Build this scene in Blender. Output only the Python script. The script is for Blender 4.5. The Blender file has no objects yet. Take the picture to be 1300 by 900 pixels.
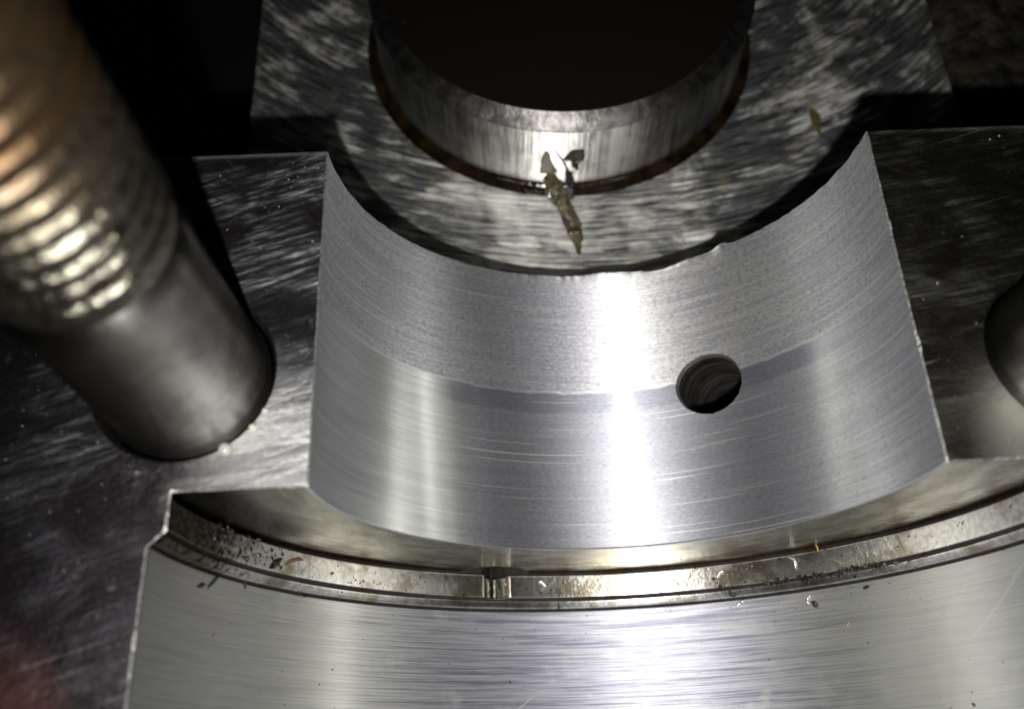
import bpy, math, random
import numpy as np
from mathutils import Vector, noise as mn
from mathutils.geometry import tessellate_polygon
PI = math.pi
S = 0.03            # metres per bore radius: all shapes below are written in bore radii
scene = bpy.context.scene
COL = scene.collection

# ------------------------------------------------------------------ camera
cd = bpy.data.cameras.new('camera'); cam = bpy.data.objects.new('camera', cd); COL.objects.link(cam)
cam.location = (-0.35842 * S, -0.87260 * S, 2.78804 * S)
cam.rotation_euler = (0.436086, 0.0129494, -0.0365082)
cd.sensor_width = 36.0; cd.lens = 36.0 * 1176.8 / 1300.0
cd.clip_start = 0.001; cd.clip_end = 5.0
cd.dof.use_dof = True; cd.dof.focus_distance = 3.72 * S; cd.dof.aperture_fstop = 18.5
scene.camera = cam

# ------------------------------------------------------------------ world and lamps
w = bpy.data.worlds.new('World'); scene.world = w; w.use_nodes = True
w.node_tree.nodes['Background'].inputs[0].default_value = (0.80, 0.88, 1.0, 1)
w.node_tree.nodes['Background'].inputs[1].default_value = 0.002

def area(name, loc, target, size, power, col, shape='DISK', size_y=None, spread=PI):
    ld = bpy.data.lights.new(name, 'AREA'); ld.shape = shape; ld.size = size * S
    if size_y: ld.size_y = size_y * S
    ld.energy = power; ld.color = col
    ld.spread = spread
    o = bpy.data.objects.new(name, ld); COL.objects.link(o)
    o.location = Vector(loc) * S
    o.rotation_euler = (Vector(target) - Vector(loc)).to_track_quat('-Z', 'Y').to_euler()
    return o
area('flash_lamp', (-0.42, -1.45, 2.8), (0.25, 0.9, -0.9), 0.09, 0.082, (1.0, 0.97, 0.93), spread=math.radians(98))

vs = scene.view_settings
vs.view_transform = 'Standard'; vs.look = 'None'; vs.exposure = 0.0; vs.gamma = 1.0; vs.use_curve_mapping = False
scene.cycles.max_bounces = 12; scene.cycles.glossy_bounces = 10; scene.cycles.diffuse_bounces = 4
scene.cycles.sample_clamp_indirect = 6.0; scene.cycles.blur_glossy = 0.3

# ------------------------------------------------------------------ helpers: meshes
def weld(V, F, UV, tol=1e-5):
    key = {}; m = np.empty(len(V), int); keep = []
    for i, k in enumerate(map(tuple, np.round(V / tol).astype(np.int64))):
        j = key.get(k)
        if j is None: key[k] = j = len(keep); keep.append(i)
        m[i] = j
    F2 = []
    for f in F:
        g = []
        for i in f:
            if not g or (m[i] != g[-1]): g.append(int(m[i]))
        if len(g) > 1 and g[0] == g[-1]: g.pop()
        if len(set(g)) == len(g) and len(g) > 2: F2.append(g)
    return V[keep], F2, UV[keep]

def mesh(name, V, F, UV, mat, parent=None, smooth=True, loc=(0, 0, 0)):
    V = np.asarray(V, float); UV = np.asarray(UV, float)
    me = bpy.data.meshes.new(name)
    me.from_pydata((V * S).tolist(), [], [tuple(f) for f in F])
    uv = me.uv_layers.new(name='UVMap')
    idx = np.empty(len(me.loops), np.int32); me.loops.foreach_get('vertex_index', idx)
    uv.data.foreach_set('uv', UV[idx].astype(np.float32).ravel())
    me.polygons.foreach_set('use_smooth', [smooth] * len(me.polygons))
    me.materials.append(mat); me.update()
    o = bpy.data.objects.new(name, me); COL.objects.link(o)
    o.location = Vector(loc) * S
    if parent: o.parent = parent
    return o

def gridVF(us, vs_, fn, uvfn):
    """fn(U,V)->(...,3) arrays; uvfn(U,V)->(...,2)"""
    U, V = np.meshgrid(us, vs_, indexing='ij'); P = fn(U, V).reshape(-1, 3); T = uvfn(U, V).reshape(-1, 2)
    n, m = U.shape; a = (np.arange(n - 1)[:, None] * m + np.arange(m - 1)[None]).ravel()
    F = np.stack([a, a + m, a + m + 1, a + 1], 1)
    return P, F, T

def join(parts):
    V = []; F = []; T = []; k = 0
    for p, f, t in parts:
        V.append(p); T.append(t); F += [[int(i) + k for i in q] for q in f]; k += len(p)
    return np.concatenate(V), F, np.concatenate(T)

def lathe(profile, n, cx=0, cy=0, jit=None, a0=0, a1=2 * PI):
    pr = np.array(profile, float); A = np.linspace(a0, a1, n + 1)
    d = np.concatenate([[0], np.cumsum(np.hypot(*np.diff(pr, axis=0).T))])
    ii = np.arange(len(pr))
    def fn(U, V):
        i = V.astype(int); r = pr[i, 0]; z = pr[i, 1]
        return np.stack([cx + r * np.cos(U), cy + r * np.sin(U), z + 0 * U], -1)
    def uvf(U, V): return np.stack([U * pr[:, 0].max(), d[V.astype(int)]], -1)
    P, F, T = gridVF(A, ii.astype(float), fn, uvf)
    F = F[:, ::-1]
    return P, F, T

def nz(x, y, z=0.0): return mn.noise(Vector((x, y, z)))

def thing(name, label, cat, loc=(0, 0, 0), group=None):
    o = bpy.data.objects.new(name, None); COL.objects.link(o); o.location = Vector(loc) * S
    o.empty_display_size = 0.005
    o['label'] = label; o['category'] = cat
    if group: o['group'] = group
    return o
def tag(o, label, cat, group=None, kind=None):
    if label: o['label'] = label
    if cat: o['category'] = cat
    if group: o['group'] = group
    if kind: o['kind'] = kind
    return o

# ------------------------------------------------------------------ helpers: materials
class NT:
    def __init__(s, name):
        s.m = bpy.data.materials.new(name); s.m.use_nodes = True; s.t = s.m.node_tree
        s.b = s.t.nodes['Principled BSDF']; s.uv = s.n('ShaderNodeUVMap', uv_map='UVMap').outputs[0]
    def n(s, ty, **k):
        o = s.t.nodes.new(ty)
        for a, v in k.items(): setattr(o, a, v)
        return o
    def set(s, sock, v):
        if isinstance(v, bpy.types.NodeSocket): s.t.links.new(v, sock)
        elif isinstance(v, tuple) and len(v) == 3 and sock.type == 'RGBA': sock.default_value = (*v, 1)
        else: sock.default_value = v
    def math(s, op, a, b=0.0, c=None, clamp=False):
        o = s.n('ShaderNodeMath', operation=op, use_clamp=clamp); s.set(o.inputs[0], a); s.set(o.inputs[1], b)
        if c is not None: s.set(o.inputs[2], c)
        return o.outputs[0]
    def sep(s, v=None):
        o = s.n('ShaderNodeSeparateXYZ'); s.set(o.inputs[0], s.uv if v is None else v); return o.outputs
    def noise(s, scale=(1, 1, 1), sc=1.0, det=4, rough=0.55, off=(0, 0, 0), rot=0.0, dist=0.0, vec=None):
        src = s.uv if vec is None else vec
        if rot:
            m0 = s.n('ShaderNodeMapping'); s.set(m0.inputs[0], src); m0.inputs['Rotation'].default_value = (0, 0, rot); src = m0.outputs[0]
        mp = s.n('ShaderNodeMapping'); s.set(mp.inputs[0], src)
        mp.inputs['Location'].default_value = off; mp.inputs['Scale'].default_value = scale
        o = s.n('ShaderNodeTexNoise'); s.set(o.inputs['Vector'], mp.outputs[0])
        o.inputs['Scale'].default_value = sc; o.inputs['Detail'].default_value = det; o.inputs['Roughness'].default_value = rough
        o.inputs['Distortion'].default_value = dist
        return o.outputs[0]
    def ramp(s, v, lo, hi, a=0.0, b=1.0):
        o = s.n('ShaderNodeMapRange', interpolation_type='SMOOTHSTEP'); s.set(o.inputs[0], v)
        o.inputs[1].default_value = lo; o.inputs[2].default_value = hi; o.inputs[3].default_value = a; o.inputs[4].default_value = b
        return o.outputs[0]
    def mix(s, f, a, b):
        o = s.n('ShaderNodeMix', data_type='RGBA'); s.set(o.inputs[0], f); s.set(o.inputs[6], a); s.set(o.inputs[7], b); return o.outputs[2]
    def mixf(s, f, a, b):
        o = s.n('ShaderNodeMix', data_type='FLOAT'); s.set(o.inputs[0], f); s.set(o.inputs[2], a); s.set(o.inputs[3], b); return o.outputs[0]
    def bump(s, h, dist, strength=1.0, nrm=None):
        o = s.n('ShaderNodeBump'); s.set(o.inputs['Height'], h); o.inputs['Distance'].default_value = dist * S; s.set(o.inputs['Strength'], strength)
        if nrm is not None: s.set(o.inputs['Normal'], nrm)
        return o.outputs[0]
    def out(s, col, rough, metal=1.0, nrm=None, aniso=None, rot=0.25, spec=None):
        b = s.b; s.set(b.inputs['Base Color'], col); s.set(b.inputs['Roughness'], rough); s.set(b.inputs['Metallic'], metal)
        if nrm is not None: s.set(b.inputs['Normal'], nrm)
        if aniso is not None:
            s.set(b.inputs['Anisotropic'], aniso); b.inputs['Anisotropic Rotation'].default_value = rot
            tg = s.n('ShaderNodeTangent', direction_type='UV_MAP', uv_map='UVMap'); s.set(b.inputs['Tangent'], tg.outputs[0])
        return s.m

def brushed(t, col, nrm, lobes):
    """turned metal: two anisotropic lobes, tight across the cutter lines and wide along the axis"""
    tg = t.n('ShaderNodeTangent', direction_type='UV_MAP', uv_map='UVMap').outputs[0]; sh = []
    for rgh, an in lobes[:2]:
        g = t.n('ShaderNodeBsdfAnisotropic', distribution='MULTI_GGX'); t.set(g.inputs['Color'], col); t.set(g.inputs['Roughness'], rgh)
        t.set(g.inputs['Anisotropy'], an); t.set(g.inputs['Normal'], nrm); t.set(g.inputs['Tangent'], tg); sh.append(g.outputs[0])
    mx = t.n('ShaderNodeMixShader'); t.set(mx.inputs[0], lobes[2]); t.t.links.new(sh[0], mx.inputs[1]); t.t.links.new(sh[1], mx.inputs[2])
    o = [n for n in t.t.nodes if n.type == 'OUTPUT_MATERIAL'][0]; t.t.nodes.remove(t.b); t.t.links.new(mx.outputs[0], o.inputs[0])
    return t.m

L = 1.2845; R2 = 1.4277; R3 = 1.4798

def mat_saddle():
    t = NT('machined_saddle_aluminium'); u, v, _ = t.sep()
    edge = t.math('ADD', v, t.math('MULTIPLY', t.math('SUBTRACT', t.noise((6, 6, 1), 1, 3), 0.5), 0.03))
    rear = t.ramp(edge, 0.683, 0.70)                       # scoured half behind the shell line
    fine = t.noise((3.0, 170, 1), 1, 5, 0.7, dist=0.15)
    ridge = t.math('MULTIPLY', t.ramp(t.math('ABSOLUTE', t.math('SUBTRACT', edge, 0.692)), 0.010, 0.002), 0.35)
    coarse = t.noise((1.3, 38, 1), 1, 4, 0.65, off=(3, 1, 0), dist=0.3)
    speck = t.noise((60, 90, 1), 1, 3, 0.6)
    # skewed scuffs in the scoured half
    skew = t.noise((5, 95, 1), 1, 4, 0.7, rot=0.10, off=(7, 2, 0))
    # polished strip
    strip = t.math('MULTIPLY', t.ramp(edge, 0.592, 0.603), t.math('SUBTRACT', 1.0, rear))
    strip = t.math('MULTIPLY', strip, t.math('MULTIPLY', t.mixf(t.ramp(u, 0.30, 0.55), t.math('MULTIPLY', t.ramp(u, -0.80, -0.45), 0.85), 0.9), t.ramp(u, 0.85, 1.30, 1, 0)))
    # smooth left part of the front half
    left = t.math('MULTIPLY', t.ramp(u, -0.52, -0.66), t.math('SUBTRACT', 1.0, rear))
    lines = t.math('MULTIPLY', t.math('ADD', t.math('MULTIPLY', fine, 0.6), t.math('MULTIPLY', coarse, 0.5)), 1.0)
    h = t.math('ADD', lines, t.math('MULTIPLY', t.math('MULTIPLY', speck, 0.32), rear))
    h = t.math('ADD', h, t.math('MULTIPLY', skew, t.mixf(rear, 0.0, 0.9)))
    amp = t.mixf(rear, 0.15, 0.42); amp = t.mixf(left, amp, 0.06); amp = t.mixf(strip, amp, 0.12)
    nrm = t.bump(t.math('MULTIPLY', h, amp), 0.0035, 0.9)
    dark = t.ramp(coarse, 0.35, 0.62, 0.72, 1.0)
    c = t.mix(rear, t.mix(t.ramp(u, 0.75, 1.15), (0.44, 0.455, 0.49), (0.72, 0.74, 0.70)), t.mix(t.ramp(t.math('ABSOLUTE', t.math('ADD', u, 0.25)), 0.5, 0.15), (0.74, 0.745, 0.735), (0.56, 0.565, 0.60))); c = t.mix(left, c, (0.80, 0.82, 0.76))  # reflections painted into the tone: darker middle, paler left and right
    c = t.mix(strip, c, (0.30, 0.32, 0.37))
    c = t.mix(t.math('MULTIPLY', t.ramp(fine, 0.56, 0.40), t.mixf(left, 0.62, 0.3)), c, (0.42, 0.42, 0.48))
    c = t.mix(t.math('SUBTRACT', 1.0, dark), c, (0.3, 0.3, 0.36))
    grn = t.noise((45, 170, 1), 1, 3, 0.75, off=(6, 6, 0))
    c = t.mix(t.math('MULTIPLY', t.ramp(grn, 0.52, 0.66), t.mixf(left, t.mixf(rear, 0.22, 0.5), 0.05)), c, (0.92, 0.92, 0.90))
    c = t.mix(t.math('MULTIPLY', t.ramp(grn, 0.48, 0.36), t.mixf(left, t.mixf(rear, 0.5, 0.8), 0.08)), c, (0.26, 0.26, 0.30))
    c = t.mix(ridge, c, (0.95, 0.95, 0.92))
    # long bright scratches
    sc = t.ramp(t.noise((1.1, 120, 1), 1, 1, 0.4, off=(11, 5, 0), dist=0.1), 0.68, 0.74)
    c = t.mix(t.math('MULTIPLY', sc, 0.8), c, (0.95, 0.95, 0.95))
    r = t.mixf(rear, 0.35, 0.40); r = t.mixf(left, r, 0.33); r = t.mixf(strip, r, 0.34)
    r = t.math('ADD', r, t.math('MULTIPLY', t.math('SUBTRACT', fine, 0.5), 0.16))
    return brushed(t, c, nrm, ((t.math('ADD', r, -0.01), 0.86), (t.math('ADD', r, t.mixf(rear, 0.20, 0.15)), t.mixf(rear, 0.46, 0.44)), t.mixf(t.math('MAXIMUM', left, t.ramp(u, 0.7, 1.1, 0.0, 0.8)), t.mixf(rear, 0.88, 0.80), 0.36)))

def mat_bore():
    t = NT('turned_bore_aluminium'); u, v, _ = t.sep()
    fine = t.noise((2.6, 210, 1), 1, 6, 0.75, dist=0.2)
    coarse = t.noise((1.2, 58, 1), 1, 5, 0.72, off=(3, 1, 0), dist=0.3)
    blot = t.noise((5, 6, 1), 1, 5, 0.6, off=(2, 9, 0))
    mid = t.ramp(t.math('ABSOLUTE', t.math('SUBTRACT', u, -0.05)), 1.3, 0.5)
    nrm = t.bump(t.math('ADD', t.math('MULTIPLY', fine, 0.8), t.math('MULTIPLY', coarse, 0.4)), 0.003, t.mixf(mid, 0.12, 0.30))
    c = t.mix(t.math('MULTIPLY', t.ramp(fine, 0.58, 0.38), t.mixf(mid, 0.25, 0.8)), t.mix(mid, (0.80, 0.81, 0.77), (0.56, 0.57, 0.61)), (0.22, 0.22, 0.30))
    c = t.mix(t.math('MULTIPLY', t.ramp(coarse, 0.52, 0.38), t.mixf(mid, 0.15, 0.8)), c, (0.20, 0.20, 0.28))
    c = t.mix(t.ramp(blot, 0.56, 0.72, 0, 0.35), c, (0.86, 0.87, 0.85))
    sx = t.ramp(t.noise((30, 1.6, 1), 1, 1, 0.4, rot=-0.95, off=(7, 3.3, 0), dist=1.1), 0.745, 0.775)
    c = t.mix(t.math('MULTIPLY', sx, 0.45), c, (0.95, 0.95, 0.93))
    pit = t.ramp(t.noise((34, 34, 1), 1, 2, 0.5, off=(1, 4, 0)), 0.72, 0.77)
    c = t.mix(pit, c, (0.05, 0.05, 0.05))
    r = t.math('ADD', 0.37, t.math('MULTIPLY', t.math('SUBTRACT', fine, 0.5), 0.2))
    return brushed(t, c, nrm, ((r, 0.80), (t.math('ADD', r, 0.21), 0.36), t.mixf(mid, 0.45, 0.88)))

def mat_land():
    t = NT('oily_seal_land'); u, v, _ = t.sep()
    fine = t.noise((3, 90, 1), 1, 4, 0.6, dist=0.3)
    gr = t.noise((45, 45, 1), 1, 4, 0.65)
    groove = t.noise((7, 7, 1), 1, 4, 0.6, off=(5, 5, 0))
    # v holds -y : relief groove 0..0.03, ring grooves
    def line(c0, wd, so): return t.ramp(t.math('ABSOLUTE', t.math('SUBTRACT', v, c0)), wd + so, wd)
    dk = t.math('MAXIMUM', t.math('MAXIMUM', line(0.008, 0.009, 0.008), line(0.122, 0.007, 0.004)), line(0.162, 0.005, 0.003))
    c = t.mix(t.ramp(gr, 0.35, 0.65), (0.62, 0.62, 0.60), (0.85, 0.84, 0.82))
    oil = t.math('MULTIPLY', t.ramp(groove, 0.46, 0.62), 0.75)
    c = t.mix(oil, c, (0.30, 0.25, 0.16))
    nt = t.math('MULTIPLY', t.ramp(t.math('ABSOLUTE', t.math('SUBTRACT', u, -0.452)), 0.036, 0.012), t.ramp(v, 0.118, 0.100))
    c = t.mix(t.math('MULTIPLY', nt, t.ramp(gr, 0.3, 0.55, 0.6, 0.97)), c, (0.03, 0.028, 0.025))
    endd = t.ramp(t.math('ADD', u, t.math('MULTIPLY', t.math('SUBTRACT', gr, 0.5), 0.6)), -1.66, -1.90)
    c = t.mix(endd, c, t.mix(t.ramp(gr, 0.4, 0.6), (0.015, 0.014, 0.012), (0.22, 0.19, 0.14)))
    brown = t.mix(t.ramp(groove, 0.5, 0.7), (0.006, 0.005, 0.005), (0.022, 0.013, 0.006))
    c = t.mix(t.math('MULTIPLY', dk, 0.97), c, brown); t.set(t.b.inputs['Specular IOR Level'], t.mixf(dk, 0.5, 0.03))
    pit = t.ramp(t.noise((30, 30, 1), 1, 3, 0.6, off=(1, 4, 0)), 0.65, 0.69)
    c = t.mix(pit, c, (0.05, 0.04, 0.03))
    nrm = t.bump(t.math('ADD', t.math('MULTIPLY', fine, 0.5), gr), 0.0022, 0.6)
    return t.out(c, t.mixf(dk, 0.32, 0.7), t.math('SUBTRACT', 1.0, dk), nrm, 0.85)

def mat_face():
    t = NT('oily_thrust_face'); u, v, _ = t.sep()      # u arc length, v distance below saddle lip
    g = t.noise((5, 14, 1), 1, 5, 0.6); gr = t.noise((40, 60, 1), 1, 3, 0.6)
    c = t.mix(t.ramp(g, 0.35, 0.65), (0.66, 0.65, 0.57), (0.42, 0.40, 0.31))
    c = t.mix(t.ramp(gr, 0.58, 0.68, 0, 0.7), c, (0.12, 0.10, 0.06)); c = t.mix(t.math('MULTIPLY', t.ramp(v, 0.18, 0.40), t.ramp(g, 0.40, 0.60)), c, (0.22, 0.19, 0.12))
    c = t.mix(t.ramp(v, 0.010, 0.004), c, (0.95, 0.96, 1.0))
    low = t.ramp(t.math('ADD', v, t.math('MULTIPLY', t.math('SUBTRACT', g, 0.5), 0.05)), 0.375, 0.425)
    c = t.mix(t.math('MULTIPLY', low, 0.9), c, t.mix(t.ramp(gr, 0.42, 0.6), (0.03, 0.022, 0.012), (0.35, 0.24, 0.10)))
    endd = t.ramp(u, -1.45, -1.72)
    c = t.mix(t.math('MULTIPLY', endd, t.ramp(v, 0.12, 0.3)), c, t.mix(t.ramp(gr, 0.45, 0.6), (0.012, 0.011, 0.010), (0.12, 0.10, 0.07)))
    nrm = t.bump(t.math('ADD', t.math('MULTIPLY', g, 0.4), t.math('MULTIPLY', gr, 0.6)), 0.004, 0.5)
    return t.out(c, 0.30, 1.0, nrm, 0.5)

def mat_deck(name, side):
    t = NT(name); u, v, _ = t.sep()                     # planar x, y
    ang = 0.34 if side < 0 else 0.20
    st = t.noise((2.6, 60, 1), 1, 7, 0.8, rot=-ang, dist=0.3)
    st2 = t.noise((2.0, 18, 1), 1, 6, 0.75, rot=-ang * 0.4, off=(4, 3, 0), dist=1.2)
    bl = t.noise((3.2, 4.2, 1), 1, 6, 0.62, off=(1.5, 3, 0), dist=0.6)
    sp = t.noise((30, 34, 1), 1, 3, 0.6, off=(2, 1, 0))
    ds = t.noise((13, 13, 1), 1, 3, 0.5, off=(9, 1, 0))
    gr = t.noise((60, 60, 1), 1, 5, 0.7, off=(3, 1, 0))
    smear = t.math('MULTIPLY', t.ramp(t.math('ADD', t.math('MULTIPLY', st, 0.6), t.math('MULTIPLY', st2, 0.4)), 0.47, 0.60), t.ramp(bl, 0.40, 0.62))
    smear_col = (0.82, 0.86, 0.90) if side < 0 else (0.36, 0.36, 0.30)  # colour of the smears on this side
    base = (0.070, 0.062, 0.070) if side < 0 else (0.05, 0.047, 0.043)
    c = t.mix(t.ramp(bl, 0.35, 0.7), base, (0.125, 0.118, 0.135) if side < 0 else (0.09, 0.09, 0.08))
    c = t.mix(t.ramp(gr, 0.5, 0.75, 0, 0.4), c, (0.16, 0.16, 0.18) if side < 0 else (0.22, 0.21, 0.16))
    if side < 0:
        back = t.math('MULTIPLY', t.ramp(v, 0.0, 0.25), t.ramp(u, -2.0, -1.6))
        c = t.mix(t.math('MULTIPLY', smear, t.mixf(back, 0.08, 0.95)), c, smear_col)
        # gleam painted in pale near the saddle edge, oily dark skin towards the outside and the front
        near = t.math('MULTIPLY', t.ramp(t.math('ADD', u, t.math('MULTIPLY', bl, 0.3)), -1.36, -1.02), t.ramp(v, -0.12, -0.02))
        gleam = t.ramp(t.math('ADD', v, t.math('MULTIPLY', bl, 0.5)), 0.74, 0.46)
        c = t.mix(t.math('MULTIPLY', t.math('MULTIPLY', near, gleam), 0.95), c, t.mix(t.ramp(t.math('ADD', st2, t.math('MULTIPLY', gr, 0.3)), 0.50, 0.78), (0.42, 0.43, 0.45), (0.95, 0.96, 0.96)))
        band = t.math('MULTIPLY', t.ramp(t.math('ABSOLUTE', t.math('SUBTRACT', v, t.math('ADD', 0.52, t.math('MULTIPLY', st2, 0.2)))), 0.12, 0.05), t.ramp(u, -1.4, -1.2))
        c = t.mix(t.math('MULTIPLY', band, 0.8), c, (0.05, 0.05, 0.055))
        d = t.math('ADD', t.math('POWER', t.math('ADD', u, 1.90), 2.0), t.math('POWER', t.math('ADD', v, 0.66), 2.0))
        c = t.mix(t.math('MULTIPLY', t.ramp(t.math('ADD', d, t.math('MULTIPLY', bl, 0.03)), 0.11, 0.0), 0.75), c, (0.36, 0.15, 0.12))  # soft red reflection painted into the deck colour
    else:
        c = t.mix(t.math('MULTIPLY', smear, 0.35), c, smear_col)
        near = t.math('MULTIPLY', t.ramp(u, 1.06, 1.26), t.ramp(t.math('ADD', v, t.math('MULTIPLY', bl, 0.4)), 0.62, 0.28))
        c = t.mix(t.math('MULTIPLY', near, 0.8), c, (0.62, 0.64, 0.58))
    c = t.mix(t.ramp(sp, 0.64, 0.78, 0, 0.6), c, (0.42, 0.41, 0.34))
    c = t.mix(t.ramp(ds, 0.66, 0.80, 0, 0.5), c, (0.50, 0.51, 0.60))
    sc = t.ramp(t.noise((0.9, 60, 1), 1, 1, 0.4, rot=-0.30, off=(11, 5, 0), dist=0.25), 0.72, 0.76)
    sc2 = t.ramp(t.noise((46, 0.8, 1), 1, 1, 0.4, rot=0.2, off=(5, 2, 0), dist=0.25), 0.75, 0.79)
    c = t.mix(t.math('MULTIPLY', t.math('MAXIMUM', sc, t.math('MULTIPLY', sc2, 0.6)), 0.7), c, (0.70, 0.70, 0.68))
    h = t.math('ADD', t.math('ADD', t.math('MULTIPLY', st, 0.22), t.math('MULTIPLY', bl, 1.5)), t.math('MULTIPLY', gr, 0.35))
    nrm = t.bump(h, 0.008, 0.8)
    rim_glint = t.math('MULTIPLY', t.ramp(v, L - 0.022, L - 0.006), t.ramp(st2, 0.35, 0.5))  # rim light painted into the colour along the back edge, broken up like wear
    c = t.mix(t.math('MULTIPLY', rim_glint, 0.8 if side < 0 else 0.45), c, (0.85, 0.86, 0.86))
    return t.out(c, t.mixf(smear, 0.40, 0.55), 1.0, nrm, 0.25)

def mat_plate():
    t = NT('scoured_grey_casting'); u, v, _ = t.sep()   # u along the cutter arc, v radius
    st = t.noise((2.6, 62, 1), 1, 7, 0.80, dist=0.25)
    st2 = t.noise((1.6, 15, 1), 1, 7, 0.80, off=(4, 3, 0), dist=0.5)
    bl = t.noise((2.2, 2.6, 1), 1, 6, 0.62, off=(1.5, 7, 0), dist=0.6)
    gr = t.noise((40, 46, 1), 1, 4, 0.7)
    st3 = t.noise((5.0, 190, 1), 1, 5, 0.8, off=(2, 3, 0), dist=0.2)
    zone = t.ramp(t.math('ADD', t.math('MULTIPLY', st2, 0.55), t.math('MULTIPLY', bl, 0.45)), 0.48, 0.60)
    lines = t.ramp(t.math('ADD', t.math('MULTIPLY', st, 0.55), t.math('MULTIPLY', st3, 0.45)), 0.45, 0.57)
    f = t.math('ADD', t.math('MULTIPLY', zone, t.math('ADD', 0.12, t.math('MULTIPLY', lines, 1.1))), t.math('MULTIPLY', lines, 0.22), clamp=True)
    c = t.mix(f, (0.028, 0.032, 0.040), (0.86, 0.86, 0.81))
    ub = t.math('MULTIPLY', t.ramp(t.math('ABSOLUTE', t.math('ADD', u, 0.2)), 0.85, 0.15), t.ramp(t.math('ADD', bl, t.math('MULTIPLY', lines, 0.3)), 0.42, 0.75))
    c = t.mix(t.math('MULTIPLY', ub, 0.6), c, (0.98, 0.97, 0.92))
    c = t.mix(t.ramp(t.noise((5, 5, 1), 1, 4, 0.6, off=(8, 8, 0)), 0.56, 0.72, 0, 0.6), c, (0.26, 0.23, 0.12))
    c = t.mix(t.ramp(gr, 0.64, 0.70), c, (0.03, 0.03, 0.03))
    nrm = t.bump(t.math('ADD', t.math('ADD', st, bl), t.math('MULTIPLY', gr, 0.5)), 0.007, 0.8)
    return t.out(c, t.mixf(f, 0.40, 0.55), t.mixf(f, 0.7, 0.45), nrm, 0.3)

def simple(name, col, rough, metal=0.0, bumpd=0.0, var=0.3, sc=20, col2=None, trans=0.0, coat=0.0, aniso=None):
    t = NT(name); n = t.noise((1, 1, 1), sc, 4, 0.6)
    c = t.mix(t.ramp(n, 0.35, 0.65), tuple(x * (1 - var) for x in col), col2 or col)
    nrm = t.bump(n, bumpd, 0.8) if bumpd else None
    m = t.out(c, rough, metal, nrm, aniso)
    t.b.inputs['Transmission Weight'].default_value = trans; t.b.inputs['Coat Weight'].default_value = coat
    return m

def mat_boss_side():
    t = NT('ground_shaft_side'); u, v, _ = t.sep()
    vert = t.noise((26, 1.5, 1), 1, 4, 0.65, dist=0.3); bl = t.noise((4, 4, 1), 1, 5, 0.6, off=(3, 2, 0)); gr = t.noise((60, 60, 1), 1, 3, 0.6)
    c = t.mix(t.ramp(t.math('ADD', t.math('MULTIPLY', vert, 0.6), t.math('MULTIPLY', bl, 0.5)), 0.42, 0.62), (0.42, 0.41, 0.38), (0.88, 0.87, 0.83))
    low = t.ramp(v, 0.42, 0.50)
    c = t.mix(t.math('MULTIPLY', low, 0.85), c, (0.06, 0.04, 0.022))
    nrm = t.bump(t.math('ADD', vert, t.math('MULTIPLY', gr, 0.5)), 0.004, 0.8)
    return brushed(t, c, nrm, ((0.46, 0.74), (0.54, 0.56), 0.5))

def mat_chamfer():
    t = NT('worn_chamfer'); n = t.noise((14, 14, 1), 1, 4, 0.6); c = t.mix(t.ramp(n, 0.35, 0.65), (0.16, 0.155, 0.15), (0.34, 0.33, 0.32))
    return brushed(t, c, t.bump(n, 0.006, 0.8), ((0.52, 0.5), (0.56, 0.35), 0.5))

def mat_boss_top():
    t = NT('dark_ground_shaft_face'); u, v, _ = t.sep()
    gr = t.noise((40, 40, 1), 1, 4, 0.6); sp = t.noise((22, 22, 1), 1, 2, 0.5, off=(4, 2, 0))
    c = t.mix(t.ramp(sp, 0.76, 0.80), (0.035, 0.026, 0.022), (0.5, 0.5, 0.45))
    return t.out(c, 0.40, 0.9, t.bump(gr, 0.003, 0.4), 0.3)

def mat_thread():
    t = NT('oily_rusty_thread'); u, v, _ = t.sep()      # v height
    bl = t.noise((3.0, 3.5, 1), 1, 5, 0.6, off=(2.3, 1, 0)); gr = t.noise((30, 30, 1), 1, 4, 0.6)
    rust = t.ramp(t.math('ADD', v, t.math('MULTIPLY', bl, 0.6)), 1.36, 1.72)
    c = t.mix(t.ramp(gr, 0.3, 0.7), (0.11, 0.108, 0.085), (0.22, 0.215, 0.17))
    c = t.mix(rust, c, t.mix(t.ramp(bl, 0.4, 0.6), (0.075, 0.040, 0.016), (0.10, 0.065, 0.033)))
    return t.out(t.mix(t.ramp(t.noise((14, 14, 1), 1, 4, 0.7, off=(5, 1, 0)), 0.52, 0.66), c, (0.05, 0.04, 0.025)), t.mixf(rust, 0.2, 0.36), t.mixf(rust, 0.95, 0.8), t.bump(t.math('ADD', gr, bl), 0.012, t.mixf(rust, 0.8, 0.4)))

M_sad, M_bore, M_land, M_face = mat_saddle(), mat_bore(), mat_land(), mat_face()
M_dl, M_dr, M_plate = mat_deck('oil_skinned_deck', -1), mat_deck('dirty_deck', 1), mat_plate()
M_bs, M_bt, M_thr = mat_boss_side(), mat_boss_top(), mat_thread()
M_edge = simple('bare_edge_burr', (0.80, 0.79, 0.76), 0.5, 1.0, 0.01, 0.5, 60)
def mat_shank():
    t = NT('plain_steel_shank'); bl = t.noise((6, 5, 1), 1, 5, 0.65); g = t.noise((30, 3, 1), 1, 4, 0.6)
    c = t.mix(t.ramp(bl, 0.35, 0.65), (0.14, 0.137, 0.125), (0.22, 0.215, 0.20))
    return brushed(t, c, t.bump(t.math('ADD', bl, t.math('MULTIPLY', g, 0.4)), 0.004, 0.5), ((0.27, 0.60), (0.44, 0.45), 0.45))
M_shank = mat_shank()
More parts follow.
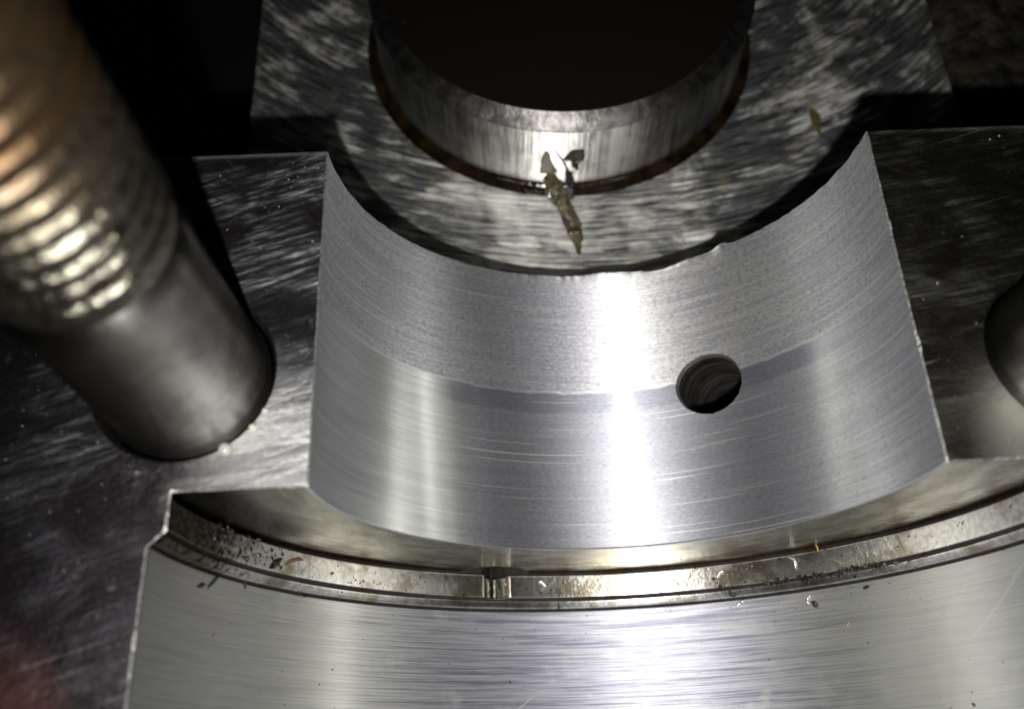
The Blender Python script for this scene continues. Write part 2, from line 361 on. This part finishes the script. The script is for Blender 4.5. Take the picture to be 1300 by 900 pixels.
def mat_hole():
    t = NT('drilled_hole_wall'); u, v, _ = t.sep(); rg = t.noise((1.2, 55, 1), 1, 4, 0.7); bl = t.noise((9, 12, 1), 1, 4, 0.6)
    c = t.mix(t.ramp(rg, 0.40, 0.62), (0.05, 0.048, 0.045), (0.22, 0.21, 0.19)); c = t.mix(t.ramp(bl, 0.5, 0.65, 0, 0.7), c, (0.04, 0.035, 0.03))
    c = t.mix(t.ramp(v, 0.024, 0.016), c, (0.40, 0.40, 0.40))
    return t.out(c, 0.42, 0.95, t.bump(t.math('ADD', rg, bl), 0.006, 0.8), 0.3)
M_hole = mat_hole()
M_black = simple('black_grime', (0.012, 0.011, 0.010), 0.35, 0.0, 0.02, 0.4, 30)
M_cast = simple('rough_cast_iron', (0.012, 0.011, 0.009), 0.6, 0.2, 0.06, 0.8, 9, (0.035, 0.030, 0.018))
M_grease = simple('olive_grease', (0.035, 0.030, 0.010), 0.16, 0.0, 0.05, 0.6, 16, (0.10, 0.082, 0.035), coat=0.9, trans=0.12)
M_chip = simple('aluminium_swarf', (0.85, 0.84, 0.80), 0.25, 1.0, 0.01)
M_oil = simple('clear_oil_bead', (0.95, 0.93, 0.85), 0.06, 0.0, 0.0, 0.05, 5, trans=0.6, coat=1.0)
M_brass = simple('tan_shaving', (0.30, 0.22, 0.10), 0.4, 0.5, 0.01)

# ------------------------------------------------------------------ the engine block
L = 1.2845; R2 = 1.4277; R3 = 1.4798
block = thing('engine_block', 'machined aluminium engine block with half-round bearing saddle, deck and large front bore', 'engine block', (0, 0, 0))

cb = 0.008     # chamfer of the deck edges
th0 = math.asin(cb)
rs, ry, s0, y0 = 0.147, 0.135, 0.516, 0.66
def sad(Sv, Y):
    # ragged back lip with a nick
    Z = -np.cos(Sv); X = np.sin(Sv)
    return np.stack([X, Y, Z], -1)
def lip(s):
    s = float(s); j = 0.006 * nz(s * 14, 1) + 0.004 * nz(s * 45, 3)
    j += 0.022 * math.exp(-((s - 0.665) / 0.035) ** 2) - 0.020 * math.exp(-((s - 0.36) / 0.10) ** 2) * (1 if s < 0.5 else 1)
    j += 0.012 * math.exp(-((s - 0.10) / 0.05) ** 2)
    return j
def sadfn(Sv, Y):
    P = sad(Sv, Y); sh = np.vectorize(lip)(Sv[:, 0] if Sv.ndim == 2 else Sv)
    f = np.clip((Y - (L - 0.06)) / 0.06, 0, 1) ** 2
    P[..., 1] = Y + f * (sh[:, None] if Sv.ndim == 2 else sh)
    return P
uvf = lambda U, V: np.stack([U, V], -1)
a = 0.19
sl = np.linspace(-PI / 2 + th0, s0 - a, 190); sm = np.linspace(s0 - a, s0 + a, 41); sr = np.linspace(s0 + a, PI / 2 - th0, 90)
yl = np.linspace(0.006, y0 - a, 40); ym = np.linspace(y0 - a, y0 + a, 41); yr = np.concatenate([np.linspace(y0 + a, L - 0.07, 25), np.linspace(L - 0.06, L, 14)])
parts = []
for si, sg in enumerate((sl, sm, sr)):
    for yi, yg in enumerate((yl, ym, yr)):
        if si == 1 and yi == 1: continue
        parts.append(gridVF(sg, yg, sadfn, uvf))
# ring patch round the oil hole
per = [(sm[i], ym[0]) for i in range(40)] + [(sm[40], ym[i]) for i in range(40)] + [(sm[40 - i], ym[40]) for i in range(40)] + [(sm[0], ym[40 - i]) for i in range(40)]
per = np.array(per); N = len(per)
ang = np.arctan2(per[:, 1] - y0, per[:, 0] - s0)
def rim_r(q):
    k = 1 + 0.012 * nz(math.cos(q) * 4, math.sin(q) * 4, 2)
    k += 0.05 * max(0, nz(q * 6, 3)) * (1 if -2.6 < q < -0.3 else 0.2)
    return k
rk = np.array([rim_r(q) for q in ang])
inner = np.stack([s0 + rs * rk * np.cos(ang), y0 + ry * rk * np.sin(ang)], 1)
K = 8
rings = np.stack([inner + (per - inner) * ((k / K) ** 1.3) for k in range(K + 1)], 0)
rings[0] = inner
SY = rings.reshape(-1, 2)
P = sad(SY[:, 0], SY[:, 1])
F = [[k * N + i, k * N + (i + 1) % N, (k + 1) * N + (i + 1) % N, (k + 1) * N + i] for k in range(K) for i in range(N)]
F = [f[::-1] for f in F]
# orient like the other grids
parts.append((P, F, SY))
V, F, T = weld(*join(parts))
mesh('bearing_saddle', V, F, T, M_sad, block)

# oil hole wall: goes straight out from the rim
n0 = np.array([math.sin(s0), 0, -math.cos(s0)])
rim = sad(inner[:, 0], inner[:, 1])
lv = [0, 0.004, 0.02, 0.06, 0.12, 0.2, 0.3, 0.42, 0.6]; Vh = []; Th = []
cen = np.array([math.sin(s0), y0, -math.cos(s0)])
for k, dpt in enumerate(lv):
    for i in range(N):
        q = rim[i].copy(); rad = q - cen; rad -= n0 * (rad @ n0)
        shrink = 1.0 - (0.05 if k > 1 else 0) + 0.012 * math.sin(dpt * 150 + ang[i])
        if k == 0: pnt = q
        else: pnt = cen + rad * shrink + n0 * (dpt + ((q - cen) @ n0) * (1 if dpt < 0.05 else 0))
        Vh.append(pnt); Th.append((i / N * 0.9, dpt))
Fh = [[k * N + i, (k + 1) * N + i, (k + 1) * N + (i + 1) % N, k * N + (i + 1) % N] for k in range(len(lv) - 1) for i in range(N)]
Fh.append(list(range((len(lv) - 1) * N, len(lv) * N)))
mesh('oil_hole', np.array(Vh), Fh, np.array(Th), M_hole, block)

# swept front: thrust face, land with ring grooves, big bore
th = np.linspace(-PI / 2 + 0.010, PI / 2 - 0.010, 720)
thn = math.radians(-18.3)
def sweep(prof, name, mat, vfun, sub=1):
    pr = np.array(prof, float)                        # (y, r)
    def fn(U, Vv):
        i = Vv.astype(int); y = pr[i, 0].copy(); r = pr[i, 1].copy()
        ds = (U - thn) * R2
        # drain notch cut into the land
        land = np.clip((y + 0.125) / 0.02, 0, 1)
        g = np.clip(1 - (ds / 0.056) ** 2, 0, 1) ** 0.5 * 0.085
        r = np.where((y <= 0.0) & (y > -0.13) & (pr[i, 1] >= R2 - 1e-6), r + g * land, r)
        # its funnel mouth in the face
        e = (ds / 0.150) ** 2 + ((R2 + 0.03 - pr[i, 1]) / 0.125) ** 2
        dent = np.clip(1 - e, 0, 1) ** 0.28 * 0.22
        y = np.where((pr[i, 0] >= -0.001) & (pr[i, 1] < R2 + 0.05), y + dent, y)
        return np.stack([r * np.sin(U), y, -r * np.cos(U)], -1)
    def uvf2(U, Vv):
        i = Vv.astype(int); return np.stack([U * R2, vfun(pr[i, 0], pr[i, 1])], -1)
    P, F, T = gridVF(th, np.arange(len(pr)).astype(float), fn, uvf2)
    return mesh(name, P, F[:, ::-1], T, mat, block)
rr = np.concatenate([[1.0], [1.003, 1.008], np.linspace(1.02, 1.33, 24), np.linspace(1.34, 1.458, 40)])
yy = np.concatenate([[0.006], [0.002, 0.0], np.zeros(64)])
sweep(list(zip(yy, rr)), 'thrust_face', M_face, lambda y, r: r - 1.0)
pl = [(0.0, 1.458), (-0.003, 1.455), (-0.010, 1.453), (-0.014, 1.445), (-0.017, R2 + 0.002), (-0.020, R2)]
pl += [(y, R2) for y in np.linspace(-0.026, -0.110, 16)]
pl += [(-0.114, R2 + 0.002), (-0.117, R2 + 0.022), (-0.124, R2 + 0.026), (-0.129, R2 + 0.012), (-0.131, R2 + 0.008)]
pl += [(y, R2 + 0.008 + 0.014 * k) for k, y in zip(np.linspace(0, 1, 6), np.linspace(-0.133, -0.154, 6))]
pl += [(-0.157, R3 - 0.002), (-0.160, R3 + 0.016), (-0.165, R3 + 0.016), (-0.168, R3 + 0.001)]
sweep(pl, 'seal_land', M_land, lambda y, r: -y)
pb = [(-0.168, R3 + 0.001), (-0.172, R3)] + [(y, R3) for y in np.linspace(-0.18, -2.3, 60)]
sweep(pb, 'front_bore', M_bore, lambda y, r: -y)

# deck faces with their stud holes; outline follows saddle, step and bore
def outline(sg):
    pts = []
    for y in np.linspace(L, 0, 46): pts.append((1.0, y, 'e'))
    for x in np.linspace(1.0, R2, 22)[1:]: pts.append((x, 0.0, 'f'))
    for y in np.linspace(-0.01, -0.12, 10): pts.append((R2 + 0.0 * y, y, 'e'))
    for k in np.linspace(0, 1, 8)[1:]: pts.append((R2 + (R3 - R2) * k, -0.12 - 0.05 * k, 'e'))
    for y in np.linspace(-0.19, -2.3, 90): pts.append((R3, y, 'e'))
    return pts
def deck(sg, hole, hr, mat):
    o = outline(sg); inn = []; out = []
    for i, (x, y, k) in enumerate(o):
        j = 0.5 + 0.9 * abs(nz(i * 0.31, sg * 5)) + (0.7 * abs(nz(i * 0.9, 7)) if k == 'e' and y < 0 else 0)
        c = cb * j
        inn.append((sg * x, y, -cb * 0.9)); 
        if k == 'e': out.append((sg * (x + c), y if i else L, 0.0))
        else: out.append((sg * (x + (c if x < 1.005 else 0)), y + c, 0.0))
    # strip
    n = len(o)
    V = np.array(inn + out); F = [[i, i + 1, n + i + 1, n + i] for i in range(n - 1)]
    if sg < 0: F = [f[::-1] for f in F]
    mesh('edge_chamfer', V, F, V[:, :2], M_edge, block)
    X = 3.6 * sg
    ext = out + [(X, -2.3, 0.0), (X, L, 0.0)]
    hl = [(hole[0] + (hr + 0.014) * math.cos(t), hole[1] + (hr + 0.014) * math.sin(t), 0.0) for t in np.linspace(0, 2 * PI, 97)[:-1]]
    tri = tessellate_polygon([[Vector(p) for p in ext], [Vector(p) for p in hl]])
    V = np.array(ext + hl)
    F = []
    for t in tri:
        p = V[list(t)]; nrm = np.cross(p[1] - p[0], p[2] - p[0])[2]
        F.append(list(t) if nrm > 0 else list(t)[::-1])
    d = mesh('deck_face', V, F, V[:, :2], mat, block, smooth=False)
    # stud bore
    P, F, T = lathe([(hr + 0.014, 0.0), (hr, -0.016), (hr, -0.5)], 96, hole[0], hole[1])
    mesh('stud_hole', P, F, T, M_black, block)
    # back face of the bearing wall
    t = np.linspace(0, PI / 2, 40); Vb = []; Fb = []
    for q in t:
        x, z = math.cos(q), -math.sin(q); Vb.append((sg * x, L - 0.001, min(z, -0.012)))
        Vb.append((sg * (1 + 2.6 * math.cos(q) ** 0.3) if q < PI / 2 - 1e-3 else 0, L - 0.001, -0.0 - (2.1 if q > 0.8 else 2.1 * q / 0.8)))
    for i in range(39): Fb.append([2 * i, 2 * i + 1, 2 * i + 3, 2 * i + 2])
    if sg < 0: Fb = [f[::-1] for f in Fb]
    mesh('back_face', np.array(Vb), Fb, np.array(Vb)[:, [0, 2]], M_cast, block, smooth=False)
    return d
LH = (-1.435, 0.405); RH = (1.525, 0.37)
d = deck(-1, LH, 0.296, M_dl); d['label'] = 'oily dark left deck with pale painted-in gleam by the saddle'
d = deck(1, RH, 0.296, M_dr); d['label'] = 'dirty blackened right deck'

# ------------------------------------------------------------------ studs
def make_stud(name, label, at, r=0.268, h0=0.82, h1=2.15):
    o = thing(name, label, 'stud', (at[0], at[1], 0), 'cap studs standing in the deck')
    P, F, T = lathe([(0.0, -0.45), (r - 0.02, -0.45), (r, -0.40), (r, -0.1), (r + 0.016, -0.03), (r + 0.014, 0.0), (r + 0.007, 0.03)] + [(r + 0.002 * math.sin(z * 9), z) for z in np.linspace(0.05, h0 - 0.04, 12)] + [(r - 0.02, h0)], 96)
    mesh('shank', P, F[:, ::-1], T, M_shank, o)
    pitch = 0.070; A = np.linspace(0, 2 * PI, 97); H = np.linspace(h0, h1, int((h1 - h0) / pitch * 10))
    def fn(U, Vv):
        ph = (Vv / pitch - U / (2 * PI)) % 1.0
        tri = np.abs(ph - 0.5) * 2
        fade = np.clip((Vv - h0) / 0.08, 0, 1)
        rad = (r - 0.012) + 0.021 * fade * np.clip(tri * 1.35 - 0.1, 0, 1)
        return np.stack([rad * np.cos(U), rad * np.sin(U), Vv], -1)
    P, F, T = gridVF(A, H, fn, lambda U, Vv: np.stack([U * r, Vv], -1))
    mesh('threaded_section', P, F, T, M_thr, o)
    P, F, T = lathe([(r, h1), (r - 0.03, h1 + 0.03), (0, h1 + 0.03)], 48)
    mesh('end_cap', P, F[:, ::-1], T, M_thr, o)
    return o
st = make_stud('threaded_stud', 'large rusty threaded stud with plain shank rising from the left deck', LH)
st2 = st.copy(); COL.objects.link(st2); st2.location = Vector((RH[0], RH[1], 0)) * S
st2['label'] = 'second stud at the right edge of the photo, mostly out of frame'
for ch in list(st.children):
    c = ch.copy(); COL.objects.link(c); c.parent = st2

# ------------------------------------------------------------------ rear casting and shaft end
ZP = -1.3; BC = (0.0, 3.04)
plate = thing('rear_casting', 'scoured grey flat casting with streaky cutter marks behind the saddle', 'casting', (0, 3.0, ZP))
def polar(x, y):
    dx = x - 0.15; dy = y - 5.2; r = math.hypot(dx, dy); return (math.atan2(dx, -dy) * 3.4, r)
bo = [(-1.735, 1.30), (2.165, 1.30), (2.165, 5.6), (-1.735, 5.6)]
nx, ny = 90, 100; xs = np.linspace(-1.735, 2.165, nx); ys = np.linspace(1.30, 5.6, ny)
Vp = []; Tp = []
for x in xs:
    for y in ys:
        ex = x + (0.006 * nz(y * 8, 2) if x in (xs[0], xs[-1]) else 0)
        Vp.append((ex, y - 3.0, 0.0)); Tp.append(polar(x, y))
Fp = []
for i in range(nx - 1):
    for j in range(ny - 1):
        q = [i * ny + j, (i + 1) * ny + j, (i + 1) * ny + j + 1, i * ny + j + 1]
        Fp.append(q)
mesh('plate_face', np.array(Vp), Fp, np.array(Tp), M_plate, plate)
def boxVF(x0, x1, y0_, y1, z0, z1):
    V = np.array([(x, y, z) for x in (x0, x1) for y in (y0_, y1) for z in (z0, z1)], float)
    F = [(0, 1, 3, 2), (4, 6, 7, 5), (0, 4, 5, 1), (2, 3, 7, 6), (1, 5, 7, 3), (0, 2, 6, 4)]
    return V, F, V[:, :2]
P, F, T = boxVF(-1.73, 2.16, 1.305 - 3, 5.59 - 3, -0.9, -0.004)
mesh('plate_body', P, F, T, M_cast, plate, smooth=False)
P, F, T = lathe([(1.030, 0.050), (1.037, 0.030), (1.050, 0.014), (1.075, 0.007), (1.105, -0.001)], 160, BC[0], BC[1] - 3.0)
mesh('oil_seam', P, F[:, ::-1], T, simple('brown_oil_film', (0.008, 0.006, 0.004), 0.14, 0.0, 0.014, 0.7, 7, (0.014, 0.009, 0.004), coat=0.5), plate)

boss = thing('shaft_end', 'short round shaft end with nearly black top face and bright side wall', 'shaft', (BC[0], BC[1], ZP))
P, F, T = lathe([(1.02, -0.02), (1.035, 0.03)] + [(1.035, z) for z in np.linspace(0.05, 0.44, 8)], 200)
Tv = T.copy(); Tv[:, 1] = 0.5 - P[:, 2]
mesh('side_wall', P, F[:, ::-1], Tv, M_bs, boss)
P, F, T = lathe([(1.035, 0.44), (1.03, 0.458), (0.965, 0.494), (0.955, 0.502)], 200)
mesh('chamfer', P, F[:, ::-1], T, mat_chamfer(), boss)
P, F, T = lathe([(0.955, 0.502)] + [(r, 0.502) for r in np.linspace(0.94, 0.0, 30)], 200)
T = P[:, :2] * 1.0
mesh('top_face', P, F[:, ::-1], T, M_bt, boss)

# grease run down the shaft wall and over the casting
def blob_path(name, pts, mat, label, cat, seed=0, squash=0.45):
    """flattened tapering run of grease; pts = (x,y,z,half width)"""
    V = []; n = 14; F = []
    P3 = [Vector(p[:3]) for p in pts]
    for k, p in enumerate(pts):
        d = (P3[min(k + 1, len(pts) - 1)] - P3[max(k - 1, 0)]).normalized()
        up = Vector((0, 0, 1)); side = d.cross(up)
        if side.length < 0.3: side = Vector((1, 0, 0))
        side.normalize(); up2 = side.cross(d).normalized()
        for i in range(n):
            q = 2 * PI * i / n; r = p[3] * (1 + 0.22 * nz(k * 0.33 + seed, math.cos(q) * 1.0, math.sin(q) * 1.0))
            V.append(P3[k] + side * (math.cos(q) * r) + up2 * (math.sin(q) * r * squash))
    for k in range(len(pts) - 1):
        for i in range(n): F.append([k * n + i, (k + 1) * n + i, (k + 1) * n + (i + 1) % n, k * n + (i + 1) % n][::-1])
    F.append(list(range(n))); F.append(list(range((len(pts) - 1) * n, len(pts) * n))[::-1])
    o0 = V[0]; base = Vector((P3[0].x, P3[0].y, min(v.z for v in V)))
    Vn = np.array([tuple(v - base) for v in V])
    o = mesh(name, Vn, F, Vn[:, :2], mat, None, loc=tuple(base))
    tag(o, label, cat); return o
def densify(p, m=6):
    out = []
    for a_, b_ in zip(p[:-1], p[1:]):
        for k in range(m): out.append(tuple(a_[i] + (b_[i] - a_[i]) * k / m for i in range(4)))
    out.append(p[-1]); return out
yb = BC[1] - 1.035
blob_path('grease_run', densify([(-0.125, yb + 0.01, -1.00, 0.010), (-0.13, yb + 0.0, -1.07, 0.026), (-0.115, yb - 0.008, -1.16, 0.046), (-0.09, yb - 0.03, -1.25, 0.060), (-0.06, yb - 0.08, -1.290, 0.054), (-0.035, 1.88, -1.297, 0.040), (-0.005, 1.78, -1.298, 0.046), (0.018, 1.68, -1.298, 0.034), (0.020, 1.63, -1.299, 0.018), (0.022, 1.58, -1.299, 0.009)], 8), M_grease,
          'olive grease run crossing from the shaft wall down onto the casting', 'grease', 1, 0.24)
blob_path('grease_streak', densify([(-0.10, yb + 0.005, -0.97, 0.006), (-0.05, yb + 0.0, -1.06, 0.012), (-0.01, yb - 0.004, -1.17, 0.020), (0.0, yb - 0.03, -1.27, 0.028), (0.0, yb - 0.09, -1.294, 0.014)]), M_black,
          'thin black diagonal streak on the shaft wall beside the olive grease run', 'grease', 3, 0.3)
blob_path('grease_dab', densify([(0.03, yb + 0.0, -0.99, 0.030), (0.01, yb - 0.003, -1.06, 0.055), (0.03, yb - 0.004, -1.12, 0.030)]), simple('grey_green_grease', (0.035, 0.035, 0.025), 0.3, 0.0, 0.02, 0.5, 22),
          'small dark dab of grease on the shaft wall above the grease run', 'grease', 5, 0.3)
blob_path('grease_spot', densify([(1.36, 2.46, -1.298, 0.014), (1.375, 2.40, -1.298, 0.030), (1.37, 2.33, -1.298, 0.020), (1.38, 2.28, -1.298, 0.008)]), simple('yellow_grease', (0.10, 0.09, 0.025), 0.35, 0.0, 0.02, 0.5, 22),
          'small yellowish grease spot on the right of the casting', 'grease', 9, 0.2)

# ------------------------------------------------------------------ dark surroundings
P, F, T = boxVF(-6, 6, -4, 9, -0.2, 0.0)
o = mesh('sump_floor', P, F, T, M_black, None, smooth=False, loc=(0, 0, -3.2)); tag(o, None, None, kind='structure')
cw = thing('side_casting', 'dim brownish rough casting in the upper right corner beyond a dark gap', 'casting', (3.2, 3.6, -2.6))
nx = 40; xs = np.linspace(-0.93, 1.6, nx); ys = np.linspace(-0.95, 2.4, nx)
Vc = [(x, y, 1.15 + 0.05 * nz(x * 3, y * 3) + 0.03 * nz(x * 9, y * 9) - 0.15 * math.exp(-(x + 0.93) / 0.1)) for x in xs for y in ys]
Fc = [[i * nx + j, (i + 1) * nx + j, (i + 1) * nx + j + 1, i * nx + j + 1] for i in range(nx - 1) for j in range(nx - 1)]
mesh('rough_top', np.array(Vc), Fc, np.array(Vc)[:, :2], M_cast, cw)
P, F, T = boxVF(-0.925, 1.59, -0.945, 2.39, 0.0, 0.93)
mesh('casting_body', P, F, T, M_cast, cw, smooth=False)

# ------------------------------------------------------------------ loose dirt, chips, oil
rng = random.Random(4)
def on_bore(theta_deg, y, r=R3, lift=0.0):
    q = math.radians(theta_deg); return Vector(((r - lift) * math.sin(q), y, -(r - lift) * math.cos(q))), Vector((-math.sin(q), 0, math.cos(q))), Vector((math.cos(q), 0, math.sin(q)))
def frag(name, c, nrm, tu, L_, W_, H_, rot, mat, label, cat, seed=0, bend=0.0, group=None, n=9):
    """irregular little flake, curl or fibre lying on a surface"""
    tv = nrm.cross(tu); ca, sa = math.cos(rot), math.sin(rot); d = tu * ca + tv * sa; e = nrm.cross(d)
    V = []; F = []; m = 8
    for k in range(n):
        f = k / (n - 1) * 2 - 1; wv = W_ * max(0.12, math.sqrt(max(0, 1 - f * f * 0.96))) * (1 + 0.5 * nz(k * 0.9, seed * 3.1))
        cc = d * (f * L_) + e * (bend * (1 - f * f) * L_ + 0.25 * W_ * nz(k * 0.7, seed)) 
        for i in range(m):
            q = 2 * PI * i / m; V.append(cc + e * (math.cos(q) * wv) + nrm * (H_ * (0.9 + math.sin(q) * (1 + 0.4 * nz(k, i, seed)))))
    for k in range(n - 1):
        for i in range(m): F.append([k * m + i, (k + 1) * m + i, (k + 1) * m + (i + 1) % m, k * m + (i + 1) % m])
    F.append(list(range(m))[::-1]); F.append(list(range((n - 1) * m, n * m)))
    Vn = np.array([tuple(v) for v in V]); o = mesh(name, Vn, F, Vn[:, :2], mat, None, loc=tuple(c))
    tag(o, label, cat, group); return o
def bf(name, th_, y, r, L_, W_, H_, rot, mat, label, cat, seed=0, bend=0, group=None):
    c, n_, t_ = on_bore(th_, y, r); return frag(name, c, n_, t_, L_, W_, H_, rot, mat, label, cat, seed, bend, group)
bf('grime_flake', -61.9, -0.082, R2, 0.034, 0.011, 0.006, 0.75, M_black, 'thick black grime flake on the seal land, left side', 'dirt', 1)
bf('rust_flake', -58.0, -0.062, R2, 0.050, 0.007, 0.004, 0.35, simple('brown_flake', (0.12, 0.07, 0.03), 0.5), 'thin brown flake on the seal land right of the black grime flake', 'dirt', 2, 0.2)
bf('black_fibre', -72.0, -0.175, R3, 0.060, 0.0045, 0.004, 0.75, M_black, 'short straight black fibre lying across the lower ring groove at the left', 'fibre', 3)
bf('grime_flake', -75.3, -0.215, R3, 0.018, 0.008, 0.004, 0.5, M_black, 'tiny black flake below the ring grooves beside the straight fibre', 'dirt', 4)
bf('curled_fibre', -54.6, -0.150, R3 - 0.01, 0.038, 0.004, 0.004, -0.6, M_black, 'curled black fibre between the two ring grooves left of centre', 'fibre', 5, -0.45)
bf('black_fibre', -66.0, -0.170, R3, 0.018, 0.004, 0.004, -1.0, M_black, 'very short black fibre hanging under the lower ring groove', 'fibre', 6, 0.3)
bf('dark_bead', 23.5, -0.142, R3 - 0.02, 0.018, 0.017, 0.012, 0, M_black, 'round dark bead sitting on the ring grooves right of centre', 'bead', 7)
bf('metal_chip', 24.6, -0.185, R3, 0.022, 0.006, 0.006, 0.4, M_chip, 'bright chip below the round dark bead', 'swarf', 8, 0.3)
bf('grime_flake', 36.7, -0.225, R3, 0.016, 0.011, 0.007, -0.9, M_black, 'dark pointed flake on the front bore right of the bead', 'dirt', 9)
bf('metal_chip', 36.0, -0.205, R3, 0.020, 0.004, 0.006, 1.2, M_chip, 'bright splinter just above the dark pointed flake', 'swarf', 10, 0.5)
bf('grime_flake', 45.5, -0.190, R3, 0.014, 0.007, 0.004, 0.2, M_black, 'small oval black speck below the grooves at the right', 'dirt', 11)
bf('tan_shaving', 39.0, -0.006, R2 - 0.02, 0.035, 0.006, 0.006, -0.9, M_brass, 'tan curled shaving at the foot of the thrust face, right of centre', 'swarf', 12, 0.5)
bf('metal_chip', 34.5, -0.050, R2, 0.030, 0.005, 0.007, -1.0, M_chip, 'bright curled splinter on the seal land under the tan shaving', 'swarf', 13, 0.6)
bf('metal_chip', 22.0, -0.060, R2, 0.020, 0.006, 0.006, 0.8, M_chip, 'bright crumb on the seal land above the round dark bead', 'swarf', 14, 0.3)
bf('tan_shaving', 41.5, -0.320, R3, 0.014, 0.004, 0.004, 1.0, M_brass, 'tiny tan crumb on the front bore, low right', 'swarf', 15)
bf('metal_chip', -66.5, -0.075, R2, 0.010, 0.009, 0.008, 0.0, M_chip, 'bright round crumb on the dirty left end of the seal land', 'swarf', 16)
bf('metal_chip', -10.0, -0.055, R2, 0.020, 0.004, 0.006, -0.7, M_chip, 'bright sliver on the seal land just right of the drain notch', 'swarf', 17, 0.3)
# loose grit, uncountable
def grit(name, mat, spots, label, cat):
    V = []; F = []; T = []
    for c, n_, t_, r in spots:
        k = len(V); tv = n_.cross(t_)
        for i in range(6):
            q = i * PI / 3; rr_ = r * rng.uniform(0.4, 1.7); V.append(tuple(c + t_ * (math.cos(q) * rr_) + tv * (math.sin(q) * rr_)))
        V.append(tuple(c + n_ * r * 0.9)); F += [[k + i, k + (i + 1) % 6, k + 6] for i in range(6)]
    V = np.array(V); o = mesh(name, V, F, V[:, :2] , mat, None, smooth=False); tag(o, label, cat, kind='stuff')
sp = []
for _ in range(170):
    tdeg = rng.choice([rng.gauss(-48, 16), rng.gauss(25, 12), rng.uniform(-70, 65)]); 
    if not -80 < tdeg < 70: continue
    c, n_, t_ = on_bore(tdeg, rng.uniform(-0.105, -0.035), R2, -0.001); sp.append((c, n_, t_, rng.uniform(0.0015, 0.0055)))
for _ in range(110):
    tdeg = rng.choice([rng.gauss(30, 14), rng.uniform(-75, 65)]); y = -0.175 - abs(rng.gauss(0, 0.07))
    if not -80 < tdeg < 70: continue
    c, n_, t_ = on_bore(tdeg, y, R3, -0.001); sp.append((c, n_, t_, rng.uniform(0.0012, 0.004)))
for _ in range(110):
    tdeg = rng.gauss(39, 8); c, n_, t_ = on_bore(tdeg, rng.uniform(-0.135, -0.110), R2, -0.001); sp.append((c, n_, t_, rng.uniform(0.003, 0.011)))
for _ in range(70):
    tdeg = rng.uniform(-78, -60); c, n_, t_ = on_bore(tdeg, rng.uniform(-0.10, -0.01), R2, -0.001); sp.append((c, n_, t_, rng.uniform(0.003, 0.012)))
grit('dark_grit', M_black, sp, 'fine black grit scattered along the seal land and ring grooves', 'grit')
sp = []
for _ in range(150):
    tdeg = rng.choice([rng.gauss(28, 9), rng.uniform(-65, 60)]); c, n_, t_ = on_bore(tdeg, rng.uniform(-0.11, -0.03), R2, -0.001); sp.append((c, n_, t_, rng.uniform(0.0015, 0.004)))
for _ in range(60):
    tdeg = rng.gauss(20, 22); c, n_, t_ = on_bore(tdeg, rng.uniform(-0.24, -0.175), R3, -0.001); sp.append((c, n_, t_, rng.uniform(0.0012, 0.0035)))
up = Vector((0, 0, 1)); tx = Vector((1, 0, 0))
for _ in range(150):
    x, y = rng.uniform(-2.1, -1.03), rng.uniform(-0.7, 1.25)
    if math.hypot(x - LH[0], y - LH[1]) < 0.33 or (y < 0.03 and x > -1.53): continue
    sp.append((Vector((x, y, 0.0)), up, tx, rng.uniform(0.0012, 0.004)))
for _ in range(16):
    x, y = rng.uniform(1.03, 1.7), rng.uniform(0.05, 1.25)
    if math.hypot(x - RH[0], y - RH[1]) < 0.33: continue
    sp.append((Vector((x, y, 0.0)), up, tx, rng.uniform(0.0015, 0.005)))
grit('bright_grit', simple('dull_metal_dust', (0.42, 0.42, 0.38), 0.55, 0.6), sp, 'fine bright metal dust scattered on deck, seal land and bore', 'grit')

# oil beads round the left stud hole
def bead(x, y, r, label):
    P, F, T = lathe([(r * math.cos(q), r * 0.75 * math.sin(q)) for q in np.linspace(0, PI / 2, 8)], 20)
    o = mesh('oil_bead', P, F[:, ::-1], T, M_oil, None, loc=(x, y, 0.0)); tag(o, label, 'oil', 'oil beads by the left stud')
bead(-1.272, 0.135, 0.022, 'larger clear oil bead at the lower rim of the left stud hole')
bead(-1.190, 0.205, 0.013, 'small clear oil bead on the rim to the right of the larger one')
bead(-1.155, 0.262, 0.009, 'tiniest clear oil bead, furthest up the rim of the left stud hole')
